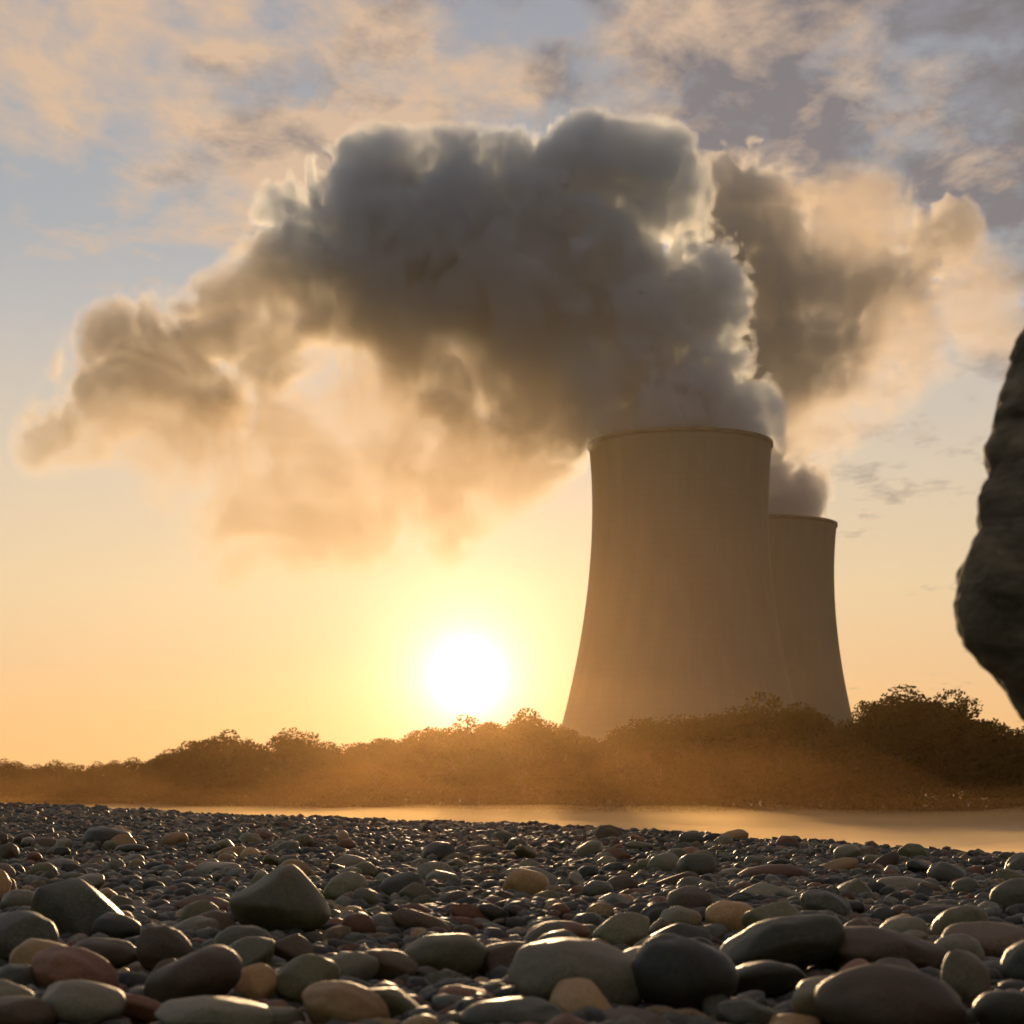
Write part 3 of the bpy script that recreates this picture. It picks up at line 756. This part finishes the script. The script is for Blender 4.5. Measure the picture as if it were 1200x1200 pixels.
# ------------------------------------------------------------------ balanced rock at the edge of the frame
def rock_mat():
    m, nt, out = new_mat('rough_rock')
    tc = N(nt, 'ShaderNodeTexCoord').outputs['Object']
    mp = N(nt, 'ShaderNodeMapping'); nt.links.new(tc, mp.inputs[0]); mp.inputs['Rotation'].default_value = (0, R(35), 0); mp.inputs['Scale'].default_value = (1, 1, 3)
    n = noise(nt, mp.outputs[0], 9, 8, .68, .8); n2 = noise(nt, tc, 60, 6, .7)
    c = ramp(nt, n.outputs[0], [(.32, (.06, .04, .02)), (.5, (.17, .115, .06)), (.68, (.32, .23, .13))]).outputs[0]
    b = N(nt, 'ShaderNodeBsdfPrincipled', Roughness=.8); nt.links.new(c, b.inputs['Base Color'])
    bp = N(nt, 'ShaderNodeBump'); bp.inputs['Strength'].default_value = .8; bp.inputs['Distance'].default_value = .012
    nt.links.new(math_n(nt, 'ADD', n.outputs[0], math_n(nt, 'MULTIPLY', n2.outputs[0], .4)), bp.inputs['Height'])
    nt.links.new(bp.outputs[0], b.inputs['Normal']); nt.links.new(b.outputs[0], out.inputs[0]); return m
M_ROCK = rock_mat()
RD = 2.2
ol = [(255, 1290), (300, 1245), (340, 1215), (380, 1199), (430, 1184), (480, 1166), (540, 1150), (590, 1139), (640, 1130), (670, 1123), (700, 1121), (730, 1126), (760, 1138), (790, 1150), (825, 1174), (860, 1200), (900, 1232), (940, 1272), (965, 1300)]
oy, ox = zip(*ol); oy = [y + (14 if y < 500 else 0) for y in oy]
seg, rows = 160, 180
yy = np.linspace(255, 965, rows); lx = np.interp(yy, oy, ox)
lx = np.convolve(np.pad(lx, 4, 'edge'), np.ones(9) / 9, 'valid')
ax = 1300.; lx = lx + 6; V = []
for y, l in zip(yy, lx):
    rl = (ax - l) / F * RD; rr = rl * .95 + .0
    a = np.linspace(0, 2 * np.pi, seg, endpoint=False)
    rad = np.where(np.cos(a) < 0, rl, rr)
    V.append(np.column_stack([np.cos(a) * rad, np.sin(a) * rl * .8, np.full(seg, (HY - y) / F * RD)]))
V = np.concatenate(V)
q = V * np.array([1, 1, 1.0])
nrm = V.copy(); nrm[:, 2] = 0; nrm /= np.maximum(np.linalg.norm(nrm, axis=1), 1e-6)[:, None]
disp = .028 * fbm(q * np.array([7, 7, 9]) + 4, 4, 91) + .005 * fbm(q * 40, 4, 95, True)
# sloping bedding ledges
lay = (V[:, 2] * 1.0 + V[:, 0] * .7 + .02 * vnoise(q * 8, 97)) * 13
disp += .005 * (np.abs((lay % 1) - .5) * 2 - .5)
fade = np.clip(np.linalg.norm(V[:, :2], axis=1) / .05, .1, 1)
V = V + nrm * (disp * fade)[:, None]
i = np.arange(seg); j = (i + 1) % seg
Fq = np.concatenate([np.column_stack([k * seg + i, (k + 1) * seg + i, (k + 1) * seg + j, k * seg + j]) for k in range(rows - 1)])
me = bpy.data.meshes.new('balanced_rock')
me.from_pydata([tuple(v) for v in V], [], [tuple(int(a) for a in f) for f in Fq] + [tuple(range(seg)), tuple(range((rows - 1) * seg, rows * seg))][::1])
me.validate(); me.materials.append(M_ROCK)
rock = link('balanced_rock', me)
rock.location = ((ax - 600) / F * RD, RD, CZ)
tag(rock, 'tall dark rough rock jutting into the frame edge beside the sky', 'rock')
bco, bt = stone_shape(44, 5, .12, facet=.6)
bm_ = mesh_np('base_boulder', bco, bt); bm_.materials.append(M_ROCK)
base = link('base_boulder', bm_); base.location = ((1368 - 600) / F * RD, RD + .02, 1.42); base.scale = (.15, .16, .165)
tag(base, 'rounded boulder that carries the balanced rock', 'boulder')

# ------------------------------------------------------------------ sky and sun
world = bpy.data.worlds.new('World'); sc.world = world; world.use_nodes = True
nt = world.node_tree; nt.nodes.clear()
out = nt.nodes.new('ShaderNodeOutputWorld'); bg = nt.nodes.new('ShaderNodeBackground')
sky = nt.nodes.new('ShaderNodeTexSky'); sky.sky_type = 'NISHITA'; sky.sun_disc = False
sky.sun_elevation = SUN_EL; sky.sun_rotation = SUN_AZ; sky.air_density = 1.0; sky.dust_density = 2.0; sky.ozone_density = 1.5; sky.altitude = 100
tc = N(nt, 'ShaderNodeTexCoord').outputs['Generated']
sep = N(nt, 'ShaderNodeSeparateXYZ'); nt.links.new(tc, sep.inputs[0])
zc = math_n(nt, 'MAXIMUM', sep.outputs[2], 0.0)
inv = math_n(nt, 'DIVIDE', 1.0, math_n(nt, 'ADD', zc, .10))
comb = N(nt, 'ShaderNodeCombineXYZ')
nt.links.new(math_n(nt, 'MULTIPLY', sep.outputs[0], inv), comb.inputs[0]); nt.links.new(math_n(nt, 'MULTIPLY', sep.outputs[1], inv), comb.inputs[1])
mp = N(nt, 'ShaderNodeMapping'); nt.links.new(comb.outputs[0], mp.inputs[0]); mp.inputs['Scale'].default_value = (1.0, .7, 1); mp.inputs['Rotation'].default_value = (0, 0, R(-35)); mp.inputs['Location'].default_value = (3.3, 1.7, 0)
n1 = noise(nt, mp.outputs[0], 3.4, 8, .6, .2)
n2 = noise(nt, mp.outputs[0], 12.0, 6, .6, .2)
dens = math_n(nt, 'ADD', math_n(nt, 'MULTIPLY', n1.outputs[0], .68), math_n(nt, 'MULTIPLY', n2.outputs[0], .32))
cov = ramp(nt, zc, [(.12, (0, 0, 0)), (.22, (.45, .45, .45)), (.30, (1, 1, 1))]).outputs[0]
# more cloud towards the upper right
side_ = math_n(nt, 'MULTIPLY', sep.outputs[0], .22)
thr = math_n(nt, 'SUBTRACT', math_n(nt, 'ADD', dens, side_), math_n(nt, 'MULTIPLY', math_n(nt, 'SUBTRACT', 1.0, cov), .22))
mask = ramp(nt, thr, [(.40, (0, 0, 0)), (.54, (1, 1, 1))]).outputs[0]
n3 = noise(nt, mp.outputs[0], 7.0, 7, .6, .15)
thick = ramp(nt, math_n(nt, 'ADD', n3.outputs[0], math_n(nt, 'MULTIPLY', sep.outputs[0], .7)), [(.42, (0, 0, 0)), (.62, (1, 1, 1))]).outputs[0]
CL_LIT, CL_DARK, CL = (5.6, 4.1, 3.0), (2.6, 2.35, 2.4), None
ccol = mix_rgb(nt, thick, CL_LIT, CL_DARK)
K = 1 / .12
def lin(*c): return tuple(K * (v / 12.92 if v <= .04045 else ((v + .055) / 1.055) ** 2.4) for v in (x / 255 for x in c))
veil = ramp(nt, zc, [(0, (.5, .5, .5))] * 8)
for el, (z, c) in zip(veil.color_ramp.elements, [(0, (238, 180, 118)), (.04, (236, 187, 132)), (.07, (230, 192, 148)), (.11, (226, 202, 164)), (.17, (210, 197, 178)), (.24, (180, 183, 186)), (.29, (160, 170, 180)), (.42, (150, 155, 168))]):
    el.position = z; el.color = (*[v / K for v in lin(*c)], 1)
veilc = mix_rgb(nt, 1.0, veil.outputs[0], (K, K, K), 'MULTIPLY')
dot = N(nt, 'ShaderNodeVectorMath'); dot.operation = 'DOT_PRODUCT'; nt.links.new(tc, dot.inputs[0]); dot.inputs[1].default_value = SUN
dv = math_n(nt, 'MAXIMUM', dot.outputs['Value'], 0.0)
near_sun = ramp(nt, dot.outputs['Value'], [(.6, (0, 0, 0)), (.9, (1, 1, 1))]).outputs[0]
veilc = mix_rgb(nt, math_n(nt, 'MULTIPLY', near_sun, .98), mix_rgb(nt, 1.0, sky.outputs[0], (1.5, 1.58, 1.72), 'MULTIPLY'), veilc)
ccol = mix_rgb(nt, thick, lin(222, 188, 156), lin(118, 113, 118))
full = mix_rgb(nt, math_n(nt, 'MULTIPLY', mask, .85), veilc, ccol)
def glow(n, amp, col):
    p = math_n(nt, 'MULTIPLY', math_n(nt, 'POWER', dv, float(n)), amp * K)
    return mix_rgb(nt, 1.0, tuple(col), p, 'MULTIPLY')
for n_, a_, c_ in ((9000, 1.6, (1, .9, .8)), (2200, .6, (1, .86, .74)), (700, .30, (1, .74, .60)), (200, .15, (1, .55, .32)), (30, .01, (1, .5, .3))):
    full = mix_rgb(nt, 1.0, full, glow(n_, a_, c_), 'ADD')
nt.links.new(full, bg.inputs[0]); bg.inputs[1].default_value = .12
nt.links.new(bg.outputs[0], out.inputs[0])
world.cycles.sampling_method = 'MANUAL'; world.cycles.sample_map_resolution = 2048

sun = bpy.data.lights.new('sun', 'SUN'); sun.energy = 3.2; sun.angle = R(.6); sun.color = (1, .66, .34)
so = bpy.data.objects.new('sun', sun); COL.objects.link(so)
so.rotation_euler = (-Vector((SUN.x, SUN.y, math.sin(R(4.6))))).to_track_quat('-Z', 'Y').to_euler()

# ------------------------------------------------------------------ camera and render settings
cam = bpy.data.cameras.new('camera'); co_ = bpy.data.objects.new('camera', cam); COL.objects.link(co_)
co_.location = (0, 0, CZ); co_.rotation_euler = (R(90), 0, 0)
cam.sensor_width = 36; cam.sensor_fit = 'HORIZONTAL'; cam.lens = 36 * F / 1200; cam.shift_y = (HY - 600) / 1200
cam.clip_start = .05; cam.clip_end = 12000
cam.dof.use_dof = True; cam.dof.focus_distance = 9.0; cam.dof.aperture_fstop = 10
sc.camera = co_
sc.view_settings.view_transform = 'Standard'; sc.view_settings.look = 'None'; sc.view_settings.exposure = 0.0; sc.view_settings.gamma = 1
c = sc.cycles
c.use_denoising = True; c.denoiser = 'OPENIMAGEDENOISE'; c.max_bounces = 8; c.volume_bounces = 4; c.diffuse_bounces = 3; c.glossy_bounces = 2
c.transparent_max_bounces = 16; c.use_adaptive_sampling = True; c.adaptive_threshold = .04; c.adaptive_min_samples = 56; c.denoising_prefilter = 'ACCURATE'
c.sample_clamp_indirect = 8.0; c.volume_max_steps = 256
